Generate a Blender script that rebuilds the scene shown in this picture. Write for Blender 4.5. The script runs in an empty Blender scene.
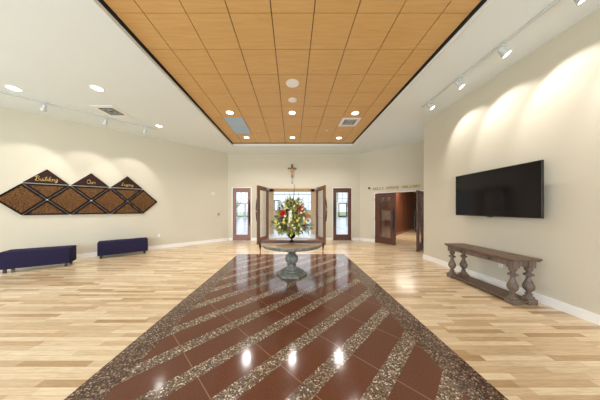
import bpy, bmesh, math, random
from mathutils import Vector, Matrix
random.seed(7)
PI = math.pi
S = bpy.context.scene
C = S.collection

# ---------------------------------------------------------------- camera
cam_d = bpy.data.cameras.new('camera')
cam = bpy.data.objects.new('camera', cam_d); C.objects.link(cam)
cam.location = (0, 0, 1.5); cam.rotation_euler = (PI/2, 0, 0)
cam_d.sensor_width = 36; cam_d.lens = 192*36/600
cam_d.shift_x = 7.5/600; cam_d.shift_y = 8.5/600
cam_d.clip_start = .05; cam_d.clip_end = 300
S.camera = cam

# ---------------------------------------------------------------- colour and exposure
S.view_settings.view_transform = 'Standard'; S.view_settings.look = 'None'
S.view_settings.gamma = 1; S.view_settings.use_curve_mapping = False
S.view_settings.exposure = 0.46
S.cycles.use_denoising = True
S.cycles.max_bounces = 8; S.cycles.diffuse_bounces = 5
S.cycles.caustics_reflective = False; S.cycles.caustics_refractive = False

# ---------------------------------------------------------------- world
w = bpy.data.worlds.new('sky'); S.world = w; w.use_nodes = True
bg = w.node_tree.nodes['Background']
bg.inputs[0].default_value = (.80, .90, 1.0, 1); bg.inputs[1].default_value = 1.15

def area(name, loc, rot, sx, sy, power, col=(1, 1, 1)):
    l = bpy.data.lights.new(name, 'AREA'); l.shape = 'RECTANGLE'; l.size = sx; l.size_y = sy
    l.energy = power; l.color = col
    o = bpy.data.objects.new(name, l); C.objects.link(o); o.location = loc; o.rotation_euler = rot
    return o

FRONT_Y = -3.4
DAY = (.84, .92, 1.0)
# daylight through the tall windows behind the camera and on the left
area('window_daylight_front', (-2.2, FRONT_Y+.03, 1.9), (PI/2, 0, 0), 11.5, 2.9, 390, DAY)
area('window_daylight_side', (-8.44, .3, 1.9), (PI/2, 0, -PI/2), 5.6, 2.9, 100, DAY)
# added overhead fill that brightens the nave beyond the doors
area('nave_fill_light', (0, 21, 5.7), (0, 0, 0), 20, 20, 1050, (.97, .98, 1.0))
area('hallway_ceiling_light', (6.9, 9.6, 2.62), (0, 0, math.radians(47)), 1.2, 6.0, 190, (1, .93, .82))

# ---------------------------------------------------------------- materials
def nt(m): return m.node_tree.nodes, m.node_tree.links
def mat(name, col, rough=.5, metal=0, var=.06, scale=8, spec=.5, coat=0, bump=0):
    m = bpy.data.materials.new(name); m.use_nodes = True; n, l = nt(m)
    b = n['Principled BSDF']
    b.inputs['Roughness'].default_value = rough; b.inputs['Metallic'].default_value = metal
    b.inputs['Specular IOR Level'].default_value = spec
    b.inputs['Coat Weight'].default_value = coat; b.inputs['Coat Roughness'].default_value = .08
    tc = n.new('ShaderNodeTexCoord'); no = n.new('ShaderNodeTexNoise'); no.inputs['Scale'].default_value = scale
    no.inputs['Detail'].default_value = 4
    mx = n.new('ShaderNodeMix'); mx.data_type = 'RGBA'
    mx.inputs[6].default_value = tuple(c*(1-var) for c in col)+(1,)
    mx.inputs[7].default_value = tuple(min(1, c*(1+var)) for c in col)+(1,)
    l.new(tc.outputs['Object'], no.inputs['Vector']); l.new(no.outputs['Fac'], mx.inputs[0])
    l.new(mx.outputs[2], b.inputs['Base Color'])
    if bump:
        bp = n.new('ShaderNodeBump'); bp.inputs['Strength'].default_value = bump; bp.inputs['Distance'].default_value = .01
        l.new(no.outputs['Fac'], bp.inputs['Height']); l.new(bp.outputs[0], b.inputs['Normal'])
    return m

def math_node(n, l, op, a, b=None):
    q = n.new('ShaderNodeMath'); q.operation = op
    for i, v in enumerate((a, b)):
        if v is None: continue
        if isinstance(v, (int, float)): q.inputs[i].default_value = v
        else: l.new(v, q.inputs[i])
    return q.outputs[0]

def wood(name, c1, c2, rough=.35, coat=0, axis=2, scale=3, stretch=14, bump=.05):
    """grain stretched along one axis"""
    m = bpy.data.materials.new(name); m.use_nodes = True; n, l = nt(m); b = n['Principled BSDF']
    b.inputs['Roughness'].default_value = rough; b.inputs['Coat Weight'].default_value = coat
    b.inputs['Coat Roughness'].default_value = .06
    tc = n.new('ShaderNodeTexCoord'); mp = n.new('ShaderNodeMapping')
    sc = [stretch]*3; sc[axis] = 1; mp.inputs['Scale'].default_value = sc
    no = n.new('ShaderNodeTexNoise'); no.inputs['Scale'].default_value = scale; no.inputs['Detail'].default_value = 6
    no.inputs['Distortion'].default_value = .6
    cr = n.new('ShaderNodeValToRGB'); cr.color_ramp.elements[0].position = .3; cr.color_ramp.elements[1].position = .7
    cr.color_ramp.elements[0].color = c1+(1,); cr.color_ramp.elements[1].color = c2+(1,)
    l.new(tc.outputs['Object'], mp.inputs[0]); l.new(mp.outputs[0], no.inputs['Vector'])
    l.new(no.outputs['Fac'], cr.inputs[0]); l.new(cr.outputs[0], b.inputs['Base Color'])
    if bump:
        bp = n.new('ShaderNodeBump'); bp.inputs['Strength'].default_value = bump; bp.inputs['Distance'].default_value = .005
        l.new(no.outputs['Fac'], bp.inputs['Height']); l.new(bp.outputs[0], b.inputs['Normal'])
    return m

def glass(name, tint=(1, 1, 1), ior=1.5):
    m = bpy.data.materials.new(name); m.use_nodes = True; n, l = nt(m)
    n.remove(n['Principled BSDF']); out = n['Material Output']
    t = n.new('ShaderNodeBsdfTransparent'); t.inputs[0].default_value = tint+(1,)
    g = n.new('ShaderNodeBsdfGlossy'); g.inputs['Roughness'].default_value = .02
    lw_ = n.new('ShaderNodeLayerWeight'); lw_.inputs[0].default_value = .5
    r0 = ((ior-1)/(ior+1))**2
    class f: outputs = [math_node(n, l, 'ADD', math_node(n, l, 'MULTIPLY', math_node(n, l, 'POWER', lw_.outputs['Facing'], 5), (1-r0)*.8), r0)]
    mx = n.new('ShaderNodeMixShader')
    l.new(f.outputs[0], mx.inputs[0]); l.new(t.outputs[0], mx.inputs[1]); l.new(g.outputs[0], mx.inputs[2])
    l.new(mx.outputs[0], out.inputs[0])
    return m

def emit(name, col, s):
    m = bpy.data.materials.new(name); m.use_nodes = True; n, l = nt(m)
    b = n['Principled BSDF']; b.inputs['Base Color'].default_value = (.9, .9, .9, 1)
    b.inputs['Emission Color'].default_value = col+(1,); b.inputs['Emission Strength'].default_value = s
    return m

def plank_floor():
    m = bpy.data.materials.new('maple_strip_floor'); m.use_nodes = True; n, l = nt(m); b = n['Principled BSDF']
    tc = n.new('ShaderNodeTexCoord'); sp = n.new('ShaderNodeSeparateXYZ'); l.new(tc.outputs['Object'], sp.inputs[0])
    x, y = sp.outputs[0], sp.outputs[1]
    W_, L_ = .070, .68
    yr = math_node(n, l, 'DIVIDE', y, W_); row = math_node(n, l, 'FLOOR', yr)
    wn = n.new('ShaderNodeTexWhiteNoise'); wn.noise_dimensions = '1D'; l.new(row, wn.inputs['W'])
    xo = math_node(n, l, 'ADD', math_node(n, l, 'DIVIDE', x, L_), math_node(n, l, 'MULTIPLY', wn.outputs[0], 17))
    pl = math_node(n, l, 'FLOOR', xo)
    cb = n.new('ShaderNodeCombineXYZ'); l.new(row, cb.inputs[0]); l.new(pl, cb.inputs[1])
    w2 = n.new('ShaderNodeTexWhiteNoise'); w2.noise_dimensions = '2D'; l.new(cb.outputs[0], w2.inputs['Vector'])
    cr = n.new('ShaderNodeValToRGB'); e = cr.color_ramp.elements
    e[0].position = 0; e[0].color = (.46, .30, .145, 1); e[1].position = 1; e[1].color = (.84, .70, .49, 1)
    for p, c in ((.14, (.61, .43, .25, 1)), (.5, (.72, .56, .36, 1)), (.8, (.79, .63, .42, 1))):
        q = e.new(p); q.color = c
    l.new(w2.outputs[0], cr.inputs[0])
    mp = n.new('ShaderNodeMapping'); mp.inputs['Scale'].default_value = (2.5, 30, 1); l.new(tc.outputs['Object'], mp.inputs[0])
    no = n.new('ShaderNodeTexNoise'); no.inputs['Scale'].default_value = 2.2; no.inputs['Detail'].default_value = 5; no.inputs['Distortion'].default_value = .8
    l.new(mp.outputs[0], no.inputs['Vector'])
    mx = n.new('ShaderNodeMix'); mx.data_type = 'RGBA'; mx.blend_type = 'MULTIPLY'; mx.inputs[0].default_value = .8
    g = n.new('ShaderNodeValToRGB'); g.color_ramp.elements[0].position = .32; g.color_ramp.elements[0].color = (.80, .74, .66, 1)
    g.color_ramp.elements[1].position = .6; g.color_ramp.elements[1].color = (1, 1, 1, 1)
    l.new(no.outputs['Fac'], g.inputs[0]); l.new(cr.outputs[0], mx.inputs[6]); l.new(g.outputs[0], mx.inputs[7])
    # seams
    fy = math_node(n, l, 'FRACT', yr); fx = math_node(n, l, 'FRACT', xo)
    sy = math_node(n, l, 'LESS_THAN', fy, .045); sx = math_node(n, l, 'LESS_THAN', fx, .004)
    sm = math_node(n, l, 'MAXIMUM', sy, sx)
    m2 = n.new('ShaderNodeMix'); m2.data_type = 'RGBA'; l.new(math_node(n, l, 'MULTIPLY', sm, .55), m2.inputs[0])
    l.new(mx.outputs[2], m2.inputs[6]); m2.inputs[7].default_value = (.30, .19, .10, 1)
    l.new(m2.outputs[2], b.inputs['Base Color'])
    b.inputs['Roughness'].default_value = .3; b.inputs['Coat Weight'].default_value = .25; b.inputs['Coat Roughness'].default_value = .12
    return m

MX0, MX1, MY1 = -1.79, 1.69, 6.3        # the inlaid stone rug
def stone_rug():
    m = bpy.data.materials.new('terrazzo_inlay'); m.use_nodes = True; n, l = nt(m); b = n['Principled BSDF']
    tc = n.new('ShaderNodeTexCoord'); sp = n.new('ShaderNodeSeparateXYZ'); l.new(tc.outputs['Object'], sp.inputs[0])
    x, y = sp.outputs[0], sp.outputs[1]
    u = math_node(n, l, 'SUBTRACT', x, y); v = math_node(n, l, 'ADD', x, y)
    ub = math_node(n, l, 'FRACT', math_node(n, l, 'ADD', math_node(n, l, 'DIVIDE', math_node(n, l, 'ADD', u, 2.05+.105), .59), 40))
    band = math_node(n, l, 'LESS_THAN', ub, .355)
    e1 = math_node(n, l, 'LESS_THAN', x, MX0+.30); e2 = math_node(n, l, 'GREATER_THAN', x, MX1-.30)
    e3 = math_node(n, l, 'GREATER_THAN', y, MY1-.30)
    edge = math_node(n, l, 'MAXIMUM', math_node(n, l, 'MAXIMUM', e1, e2), e3)
    agg = math_node(n, l, 'MAXIMUM', band, edge)
    vo = n.new('ShaderNodeTexVoronoi'); vo.inputs['Scale'].default_value = 85; l.new(tc.outputs['Object'], vo.inputs['Vector'])
    sc = n.new('ShaderNodeSeparateColor'); l.new(vo.outputs['Color'], sc.inputs[0])
    cr = n.new('ShaderNodeValToRGB'); cr.color_ramp.interpolation = 'CONSTANT'; e = cr.color_ramp.elements
    e[0].position = 0; e[0].color = (.10, .062, .044, 1); e[1].position = .3; e[1].color = (.16, .105, .065, 1)
    for p, c in ((.52, (.24, .175, .13, 1)), (.7, (.38, .29, .21, 1)), (.84, (.13, .11, .105, 1)), (.92, (.68, .60, .48, 1))):
        q = e.new(p); q.color = c
    l.new(sc.outputs[0], cr.inputs[0])
    # darker mix on the border than in the bands
    dk = n.new('ShaderNodeMix'); dk.data_type = 'RGBA'; dk.blend_type = 'MULTIPLY'; dk.inputs[7].default_value = (.62, .54, .53, 1)
    l.new(edge, dk.inputs[0]); l.new(cr.outputs[0], dk.inputs[6])
    # brown tile with thin joints
    no = n.new('ShaderNodeTexNoise'); no.inputs['Scale'].default_value = 60; no.inputs['Detail'].default_value = 3; l.new(tc.outputs['Object'], no.inputs['Vector'])
    tl = n.new('ShaderNodeMix'); tl.data_type = 'RGBA'; tl.inputs[6].default_value = (.10, .036, .021, 1); tl.inputs[7].default_value = (.17, .067, .038, 1)
    l.new(no.outputs['Fac'], tl.inputs[0])
    vf = math_node(n, l, 'FRACT', math_node(n, l, 'ADD', math_node(n, l, 'DIVIDE', math_node(n, l, 'SUBTRACT', v, 1.72), .86), 20))
    j = math_node(n, l, 'LESS_THAN', vf, .010)
    tj = n.new('ShaderNodeMix'); tj.data_type = 'RGBA'; l.new(j, tj.inputs[0]); l.new(tl.outputs[2], tj.inputs[6]); tj.inputs[7].default_value = (.33, .21, .13, 1)
    fin = n.new('ShaderNodeMix'); fin.data_type = 'RGBA'; l.new(agg, fin.inputs[0]); l.new(tj.outputs[2], fin.inputs[6]); l.new(dk.outputs[2], fin.inputs[7])
    l.new(fin.outputs[2], b.inputs['Base Color'])
    b.inputs['Roughness'].default_value = .12; b.inputs['Specular IOR Level'].default_value = .36; b.inputs['Coat Weight'].default_value = .08; b.inputs['Coat Roughness'].default_value = .04
    return m

def mosaic():
    m = bpy.data.materials.new('engraved_tile_mosaic'); m.use_nodes = True; n, l = nt(m); b = n['Principled BSDF']
    tc = n.new('ShaderNodeTexCoord'); mp = n.new('ShaderNodeMapping'); mp.inputs['Rotation'].default_value = (PI/2, 0, 0)
    l.new(tc.outputs['Object'], mp.inputs[0])
    br = n.new('ShaderNodeTexBrick'); br.inputs['Scale'].default_value = 22; br.inputs['Color1'].default_value = (.19, .092, .032, 1)
    br.inputs['Color2'].default_value = (.12, .058, .020, 1); br.inputs['Mortar'].default_value = (.05, .025, .012, 1)
    br.inputs['Mortar Size'].default_value = .03; br.inputs['Brick Width'].default_value = .55; br.inputs['Row Height'].default_value = .3
    l.new(mp.outputs[0], br.inputs['Vector'])
    no = n.new('ShaderNodeTexNoise'); no.inputs['Scale'].default_value = 55; l.new(tc.outputs['Object'], no.inputs['Vector'])
    g = n.new('ShaderNodeValToRGB'); g.color_ramp.elements[0].position = .38; g.color_ramp.elements[0].color = (.35, .3, .28, 1)
    g.color_ramp.elements[1].position = .55; g.color_ramp.elements[1].color = (1.25, 1.2, 1.1, 1)
    l.new(no.outputs['Fac'], g.inputs[0])
    mx = n.new('ShaderNodeMix'); mx.data_type = 'RGBA'; mx.blend_type = 'MULTIPLY'; mx.inputs[0].default_value = 1
    l.new(br.outputs['Color'], mx.inputs[6]); l.new(g.outputs[0], mx.inputs[7]); l.new(mx.outputs[2], b.inputs['Base Color'])
    b.inputs['Roughness'].default_value = .8; b.inputs['Specular IOR Level'].default_value = .2
    return m

def nave_tile():
    m = bpy.data.materials.new('pale_floor_tile'); m.use_nodes = True; n, l = nt(m); b = n['Principled BSDF']
    tc = n.new('ShaderNodeTexCoord')
    br = n.new('ShaderNodeTexBrick'); br.offset = 0; br.inputs['Scale'].default_value = 1; br.inputs['Brick Width'].default_value = .6; br.inputs['Row Height'].default_value = .6
    br.inputs['Color1'].default_value = (.72, .78, .86, 1); br.inputs['Color2'].default_value = (.66, .72, .80, 1); br.inputs['Mortar'].default_value = (.5, .54, .6, 1)
    br.inputs['Mortar Size'].default_value = .012
    l.new(tc.outputs['Object'], br.inputs['Vector']); l.new(br.outputs['Color'], b.inputs['Base Color'])
    b.inputs['Roughness'].default_value = .18
    return m

M = {}
M['wall'] = mat('cream_wall_paint', (.60, .56, .455), .75, var=.015, scale=2, bump=.01)
M['ceiling'] = mat('white_ceiling_paint', (.77, .82, .83), .85, var=.012, scale=2)
M['white'] = mat('white_trim_paint', (.84, .84, .83), .4, var=.01)
M['floor'] = plank_floor(); M['rug'] = stone_rug(); M['mosaic'] = mosaic(); M['nave_tile'] = nave_tile()
M['panel'] = wood('maple_ceiling_panel', (.60, .35, .125), (.68, .42, .165), .45, axis=0, scale=2.2, stretch=16)
M['dark'] = mat('dark_gap', (.02, .018, .015), .8)
M['door'] = wood('reddish_brown_door_wood', (.105, .036, .012), (.19, .072, .024), .5, coat=.0, axis=2, scale=4)
M['door_pale'] = wood('brown_door_wood_lighter', (.22, .11, .085), (.30, .16, .125), .45, coat=0, axis=2, scale=4)
M['door_dark'] = wood('dark_mahogany_door_wood', (.065, .022, .014), (.13, .046, .026), .4, axis=2, scale=4)
M['hallpanel'] = wood('cherry_wall_panelling', (.11, .034, .018), (.18, .06, .03), .4, coat=.1, axis=2, scale=3)
M['glass'] = glass('clear_glass')
M['glass_r'] = glass('reflective_glass', (.85, .87, .88), 1.9)
M['pull'] = mat('dark_bronze_pull', (.06, .055, .055), .35, .7)
M['steel'] = mat('brushed_steel', (.45, .46, .47), .3, .9)
M['console'] = wood('weathered_brown_wood', (.085, .050, .032), (.19, .125, .085), .5, axis=1, scale=5, stretch=10)
M['console_leg'] = wood('weathered_grey_brown_wood', (.10, .072, .056), (.20, .15, .12), .55, axis=2, scale=5, stretch=6)
M['tabletop'] = wood('polished_grey_brown_top', (.40, .27, .17), (.55, .40, .26), .2, coat=.3, axis=0, scale=2.5, stretch=8, bump=0)
M['pedestal'] = wood('grey_green_weathered_wood', (.10, .105, .09), (.28, .285, .245), .38, axis=2, scale=6, stretch=3)
M['tv'] = mat('black_screen_glass', (.005, .004, .005), .12, spec=.3, var=0)
M['tvbez'] = mat('black_plastic', (.015, .013, .013), .35)
M['fabric'] = mat('navy_purple_bench_fabric', (.022, .018, .048), .95, spec=.15, var=.45, scale=120, bump=.4)
M['black'] = mat('black_painted_wood', (.012, .012, .013), .4)
M['plaque'] = mat('dark_brown_plaque', (.030, .010, .006), .7, spec=.2, var=.2, scale=20)
M['frame'] = mat('dark_brown_frame', (.016, .007, .005), .8, spec=.15, var=.2, scale=20)
M['glassedge'] = mat('pale_plaque_edge', (.09, .09, .10), .3, .3)
M['gold'] = mat('gold_lettering', (.66, .44, .15), .35, .5)
M['goldwall'] = mat('gold_wall_lettering', (.40, .27, .03), .5, 0)
M['crosswood'] = wood('dark_crucifix_wood', (.06, .03, .018), (.12, .065, .035), .5, axis=2)
M['corpus'] = mat('gilded_figure', (.50, .31, .11), .4, .4)
M['lamp'] = emit('lit_lamp_lens', (1, .95, .88), 3.5)
M['grille'] = mat('blue_grey_return_grille', (.42, .55, .68), .5)
M['grey'] = mat('light_grey_metal', (.60, .63, .63), .35, .2)
M['speaker'] = mat('perforated_speaker_cover', (.93, .90, .86), .6, var=.08, scale=300)
M['vase'] = mat('dark_bronze_urn', (.035, .020, .018), .25, .5, var=.3)
M['runner'] = mat('brown_brocade_runner', (.115, .038, .024), .7, var=.5, scale=60)
M['tassel'] = mat('red_tassel_thread', (.35, .03, .02), .8)
M['navewall'] = mat('tan_nave_wall', (.80, .74, .64), .7, var=.03)
M['tan'] = wood('honey_maple_casing', (.62, .42, .24), (.74, .54, .33), .45, axis=2)
M['grass'] = mat('lawn', (.30, .42, .20), .9, var=.3, scale=1)
M['bark'] = mat('tree_bark', (.12, .08, .05), .9)
M['crown'] = mat('tree_leaves', (.24, .36, .16), .8, var=.4, scale=4)
M['stem'] = mat('green_stem', (.10, .20, .04), .6)
M['leaf'] = mat('dark_green_leaf', (.19, .30, .065), .5, var=.4, scale=20)
M['leaf2'] = mat('yellow_green_leaf', (.55, .56, .14), .5, var=.3, scale=20)
M['leaf3'] = mat('olive_brown_filler', (.48, .34, .14), .6, var=.4, scale=20)
M['red'] = mat('red_petal', (.62, .012, .04), .5, var=.15)
M['pink'] = mat('pink_petal', (.65, .18, .26), .5)
M['orange'] = mat('rust_orange_petal', (.58, .17, .05), .5)
M['whitep'] = mat('white_petal', (.85, .85, .78), .5)
M['yellowp'] = mat('yellow_petal', (.78, .62, .12), .5)
M['burgundy'] = mat('burgundy_petal', (.16, .02, .05), .6)
M['creamp'] = mat('cream_petal', (.80, .74, .48), .5)
M['lilac'] = mat('lilac_petal', (.48, .38, .55), .5)

# ---------------------------------------------------------------- mesh helpers
class MB:
    def __init__(s): s.bm = bmesh.new()
    def box(s, x0, x1, y0, y1, z0, z1, bev=0):
        vs = [s.bm.verts.new((x, y, z)) for x in (x0, x1) for y in (y0, y1) for z in (z0, z1)]
        idx = [(0, 1, 3, 2), (4, 6, 7, 5), (0, 4, 5, 1), (2, 3, 7, 6), (0, 2, 6, 4), (1, 5, 7, 3)]
        fs = [s.bm.faces.new([vs[i] for i in f]) for f in idx]
        if bev:
            es = list({e for f in fs for e in f.edges})
            bmesh.ops.bevel(s.bm, geom=es, offset=bev, segments=3, affect='EDGES', profile=.6)
        return s
    def prism(s, pts, z0, z1):
        """polygon in x,y extruded in z"""
        a = [s.bm.verts.new((x, y, z0)) for x, y in pts]; b = [s.bm.verts.new((x, y, z1)) for x, y in pts]
        s.bm.faces.new(a[::-1]); s.bm.faces.new(b); n = len(pts)
        for i in range(n): s.bm.faces.new((a[i], a[(i+1) % n], b[(i+1) % n], b[i]))
        return s
    def plate(s, pts, y0, y1):
        """polygon in x,z extruded in y"""
        a = [s.bm.verts.new((x, y0, z)) for x, z in pts]; b = [s.bm.verts.new((x, y1, z)) for x, z in pts]
        s.bm.faces.new(a); s.bm.faces.new(b[::-1]); n = len(pts)
        for i in range(n): s.bm.faces.new((a[(i+1) % n], a[i], b[i], b[(i+1) % n]))
        return s
    def ring(s, outer, inner, y0, y1):
        n = len(outer)
        vs = {}
        for k, p in (('o', outer), ('i', inner)):
            for y in (0, 1): vs[k, y] = [s.bm.verts.new((x, (y0, y1)[y], z)) for x, z in p]
        for i in range(n):
            j = (i+1) % n
            s.bm.faces.new((vs['o', 0][i], vs['o', 0][j], vs['i', 0][j], vs['i', 0][i]))
            s.bm.faces.new((vs['o', 1][j], vs['o', 1][i], vs['i', 1][i], vs['i', 1][j]))
            s.bm.faces.new((vs['o', 0][j], vs['o', 0][i], vs['o', 1][i], vs['o', 1][j]))
            s.bm.faces.new((vs['i', 0][i], vs['i', 0][j], vs['i', 1][j], vs['i', 1][i]))
        return s
    def lathe(s, prof, seg=32, c=(0, 0, 0), mtx=None, rot=0):
        rings = []
        for z, r in prof:
            ring = []
            for k in range(seg):
                a = 2*PI*k/seg+rot; p = Vector((r*math.cos(a), r*math.sin(a), z))
                if mtx is not None: p = mtx @ p
                ring.append(s.bm.verts.new(p+Vector(c)))
            rings.append(ring)
        for a, b in zip(rings, rings[1:]):
            for k in range(seg): s.bm.faces.new((a[k], a[(k+1) % seg], b[(k+1) % seg], b[k]))
        s.bm.faces.new(rings[0][::-1]); s.bm.faces.new(rings[-1])
        return s
    def tube(s, pts, r, seg=8, r1=None):
        pts = [Vector(p) for p in pts]; rings = []; n = len(pts)
        for i, p in enumerate(pts):
            d = (pts[min(i+1, n-1)]-pts[max(i-1, 0)]).normalized()
            q = d.to_track_quat('Z', 'Y'); rr = r if r1 is None else r+(r1-r)*i/max(1, n-1)
            rings.append([s.bm.verts.new(p+q @ Vector((rr*math.cos(2*PI*k/seg), rr*math.sin(2*PI*k/seg), 0))) for k in range(seg)])
        for a, b in zip(rings, rings[1:]):
            for k in range(seg): s.bm.faces.new((a[k], a[(k+1) % seg], b[(k+1) % seg], b[k]))
        s.bm.faces.new(rings[0][::-1]); s.bm.faces.new(rings[-1])
        return s
    def sphere(s, c, r, sx=1, sy=1, sz=1, u=16, v=10):
        bmesh.ops.create_uvsphere(s.bm, u_segments=u, v_segments=v, radius=r, matrix=Matrix.Translation(c) @ Matrix.Diagonal((sx, sy, sz, 1)))
        return s
    def petal(s, c, d, up, L, W, curl=.2):
        """curved thin leaf/petal from c along d"""
        c = Vector(c); d = Vector(d).normalized(); up = Vector(up); side = d.cross(up)
        if side.length < 1e-3: side = d.cross(Vector((1, .3, .2)))
        side.normalize(); nn = side.cross(d).normalized()
        ts = (0, .3, .65, 1); ws = (.12, .85, .9, .05); prev = None
        for t, w_ in zip(ts, ws):
            p = c+d*L*t-nn*curl*L*t*t
            a = s.bm.verts.new(p+side*W*.5*w_+nn*W*.12*w_); m_ = s.bm.verts.new(p); b = s.bm.verts.new(p-side*W*.5*w_+nn*W*.12*w_)
            if prev:
                s.bm.faces.new((prev[0], a, m_, prev[1])); s.bm.faces.new((prev[1], m_, b, prev[2]))
            prev = (a, m_, b)
        return s
    def build(s, name, m, parent=None, smooth=False, loc=None, rot=None):
        bmesh.ops.recalc_face_normals(s.bm, faces=s.bm.faces) if not getattr(s, 'raw', False) else None
        me = bpy.data.meshes.new(name); s.bm.to_mesh(me); s.bm.free()
        me.materials.append(m)
        if smooth:
            for p in me.polygons: p.use_smooth = True
            try: me.set_sharp_from_angle(angle=math.radians(40))
            except Exception: pass
        o = bpy.data.objects.new(name, me); C.objects.link(o); o.parent = parent
        if loc: o.location = loc
        if rot: o.rotation_euler = rot
        return o

def tag(o, label=None, cat=None, group=None, kind=None):
    if label: o['label'] = label
    if cat: o['category'] = cat
    if group: o['group'] = group
    if kind: o['kind'] = kind
    return o
def empty(name, loc, rz=0):
    o = bpy.data.objects.new(name, None); C.objects.link(o); o.location = loc; o.rotation_euler = (0, 0, rz); o.empty_display_size = .1
    return o
def thing(name, label, cat, loc, rz=0, group=None): return tag(empty(name, loc, rz), label, cat, group)
def struct(name, mb, m, parent=None, smooth=False):
    o = mb.build(name, m, parent, smooth)
    if parent is None: o['kind'] = 'structure'
    return o
def dup(root, loc, rz, label, group=None):
    r = root.copy(); C.objects.link(r); r.location = loc; r.rotation_euler = (0, 0, rz); r['label'] = label
    if group: r['group'] = group
    for ch in list(root.children):
        c = ch.copy(); C.objects.link(c); c.parent = r
        for g in ch.children:
            d = g.copy(); C.objects.link(d); d.parent = c
    return r

# ---------------------------------------------------------------- room frame
K = 1.065; CZ = 4.08                       # slope of the splayed walls, ceiling height
ANG = math.atan2(1, K)
DW = Vector((math.cos(ANG), math.sin(ANG)))
P_L = Vector((-3.02, 9.0)); P_R = Vector((3.16, 9.0)); XR = 3.95; YR = 5.78
def left_at(Y): return Vector((-3.02-K*(9-Y), Y))          # a point on the left wall

def wall_local(name, length, z1, th, openings, loc, rz, m=None, x0=0):
    """wall along local +x, room side at y=0, thickness towards +y; openings (a,b,z0,z1)"""
    mb = MB(); xs = [x0]
    for a, b, c, d in sorted(openings):
        mb.box(xs[-1], a, 0, th, 0, z1)
        if c > 0: mb.box(a, b, 0, th, 0, c)
        if d < z1: mb.box(a, b, 0, th, d, z1)
        xs.append(b)
    mb.box(xs[-1], length, 0, th, 0, z1)
    o = mb.build(name, m or M['wall'], None); o.location = loc; o.rotation_euler = (0, 0, rz); o['kind'] = 'structure'
    return o

# floor
struct('floor', MB().box(-8.8, 5.6, FRONT_Y-.3, 9.0, -.1, 0), M['floor'])
struct('floor_inlay', MB().box(MX0, MX1, -1.5, MY1, -.05, .003), M['rug'])
struct('floor_nave', MB().box(-14, 14, 9.0, 34.3, -.1, 0), M['nave_tile'])

# walls
LW = 7.5
wall_local('wall_left', 0, CZ, .2, [], (P_L.x, P_L.y, 0), ANG, x0=-LW)
BO = [(-2.80, -1.955, 0, 2.46), (-1.16, 1.12, 0, 2.48), (1.90, 2.76, 0, 2.46)]
wall_local('wall_back', 3.3, CZ, .22, BO, (0, 9, 0), 0, x0=-3.12)
HD0, HD1 = .70, 2.50                       # hallway doorway along the hallway wall
wall_local('wall_hallway', 3.6, CZ, .2, [(HD0, HD1, 0, 2.17)], (P_R.x, P_R.y, 0), -ANG)
wall_local('wall_right', 9.4, CZ, .2, [], (XR, YR, 0), -PI/2)
wall_local('wall_return', 1.9, CZ, .2, [], (XR+.2, YR-.2, 0), 0, x0=0)
FW = [(-8.0+i*2.4-.0, -8.0+i*2.4+2.1, .35, 3.3) for i in range(5)]
# front wall (behind the camera) with tall windows
fx = [(-(b), -(a), c, d) for a, b, c, d in FW][::-1]
wall_local('wall_front', 8.8, CZ, .2, fx, (0, FRONT_Y, 0), PI, x0=-4.3)
SW = [(-2.9, -.9, .35, 3.3), (-.6, 1.4, .35, 3.3), (1.7, 3.2, .35, 3.3)]
wall_local('wall_side', 4.2, CZ, .2, SW, (-8.5, 0, 0), PI/2, x0=FRONT_Y-.2)
for i, (a, b, c, d) in enumerate(FW):
    e = empty('window_%d' % (i+1), ((a+b)/2, FRONT_Y-.08, c)); e['kind'] = 'structure'
    h = d-c; ww = b-a; f = MB()
    f.box(-ww/2, -ww/2+.05, -.04, .04, 0, h).box(ww/2-.05, ww/2, -.04, .04, 0, h).box(-ww/2+.05, ww/2-.05, -.04, .04, h-.05, h).box(-ww/2+.05, ww/2-.05, -.04, .04, 0, .05)
    f.box(-.025, .025, -.03, .03, .05, h-.05).box(-ww/2+.05, ww/2-.05, -.03, .03, 1.9, 1.95)
    f.build('window_frame', M['pull'], e); MB().box(-ww/2+.05, ww/2-.05, -.004, .004, .05, h-.05).build('pane', M['glass'], e)
for i, (a, b, c, d) in enumerate(SW):
    e = empty('window_%d' % (i+6), (-8.58, (a+b)/2, c), PI/2); e['kind'] = 'structure'
    h = d-c; ww = b-a; f = MB()
    f.box(-ww/2, -ww/2+.05, -.04, .04, 0, h).box(ww/2-.05, ww/2, -.04, .04, 0, h).box(-ww/2+.05, ww/2-.05, -.04, .04, h-.05, h).box(-ww/2+.05, ww/2-.05, -.04, .04, 0, .05)
    f.box(-.025, .025, -.03, .03, .05, h-.05)
    f.build('window_frame', M['pull'], e); MB().box(-ww/2+.05, ww/2-.05, -.004, .004, .05, h-.05).build('pane', M['glass'], e)

# ceiling with the recessed wood-panelled field
CX, CY0, CY1 = 2.46, -2.2, 7.84
struct('ceiling', MB().box(-8.8, -CX, FRONT_Y-.3, 9.22, CZ, CZ+.35).box(CX, 6.2, FRONT_Y-.3, 9.22, CZ, CZ+.35)
       .box(-CX, CX, CY1, 9.22, CZ, CZ+.35).box(-CX, CX, FRONT_Y-.3, CY0, CZ, CZ+.35), M['ceiling'])
PZ = 4.165
struct('ceiling_void', MB().box(-CX, CX, CY0, CY1, PZ+.06, PZ+.09), M['dark'])
xs = [-2.425]+[-2.03+.581*k for k in range(8)]+[2.425]
ys = [-2.16, -1.58, -.98, -.38, .22, .82, 1.42, 2.02, 2.62, 3.22, 3.82, 4.42, 5.02, 5.62, 6.22, 6.85, 7.80]
pm = MB()
for a, b in zip(xs, xs[1:]):
    for c, d in zip(ys, ys[1:]):
        pm.box(a+.006, b-.006, c+.005, d-.005, PZ, PZ+.02)
struct('ceiling_panels', pm, M['panel'])
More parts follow.
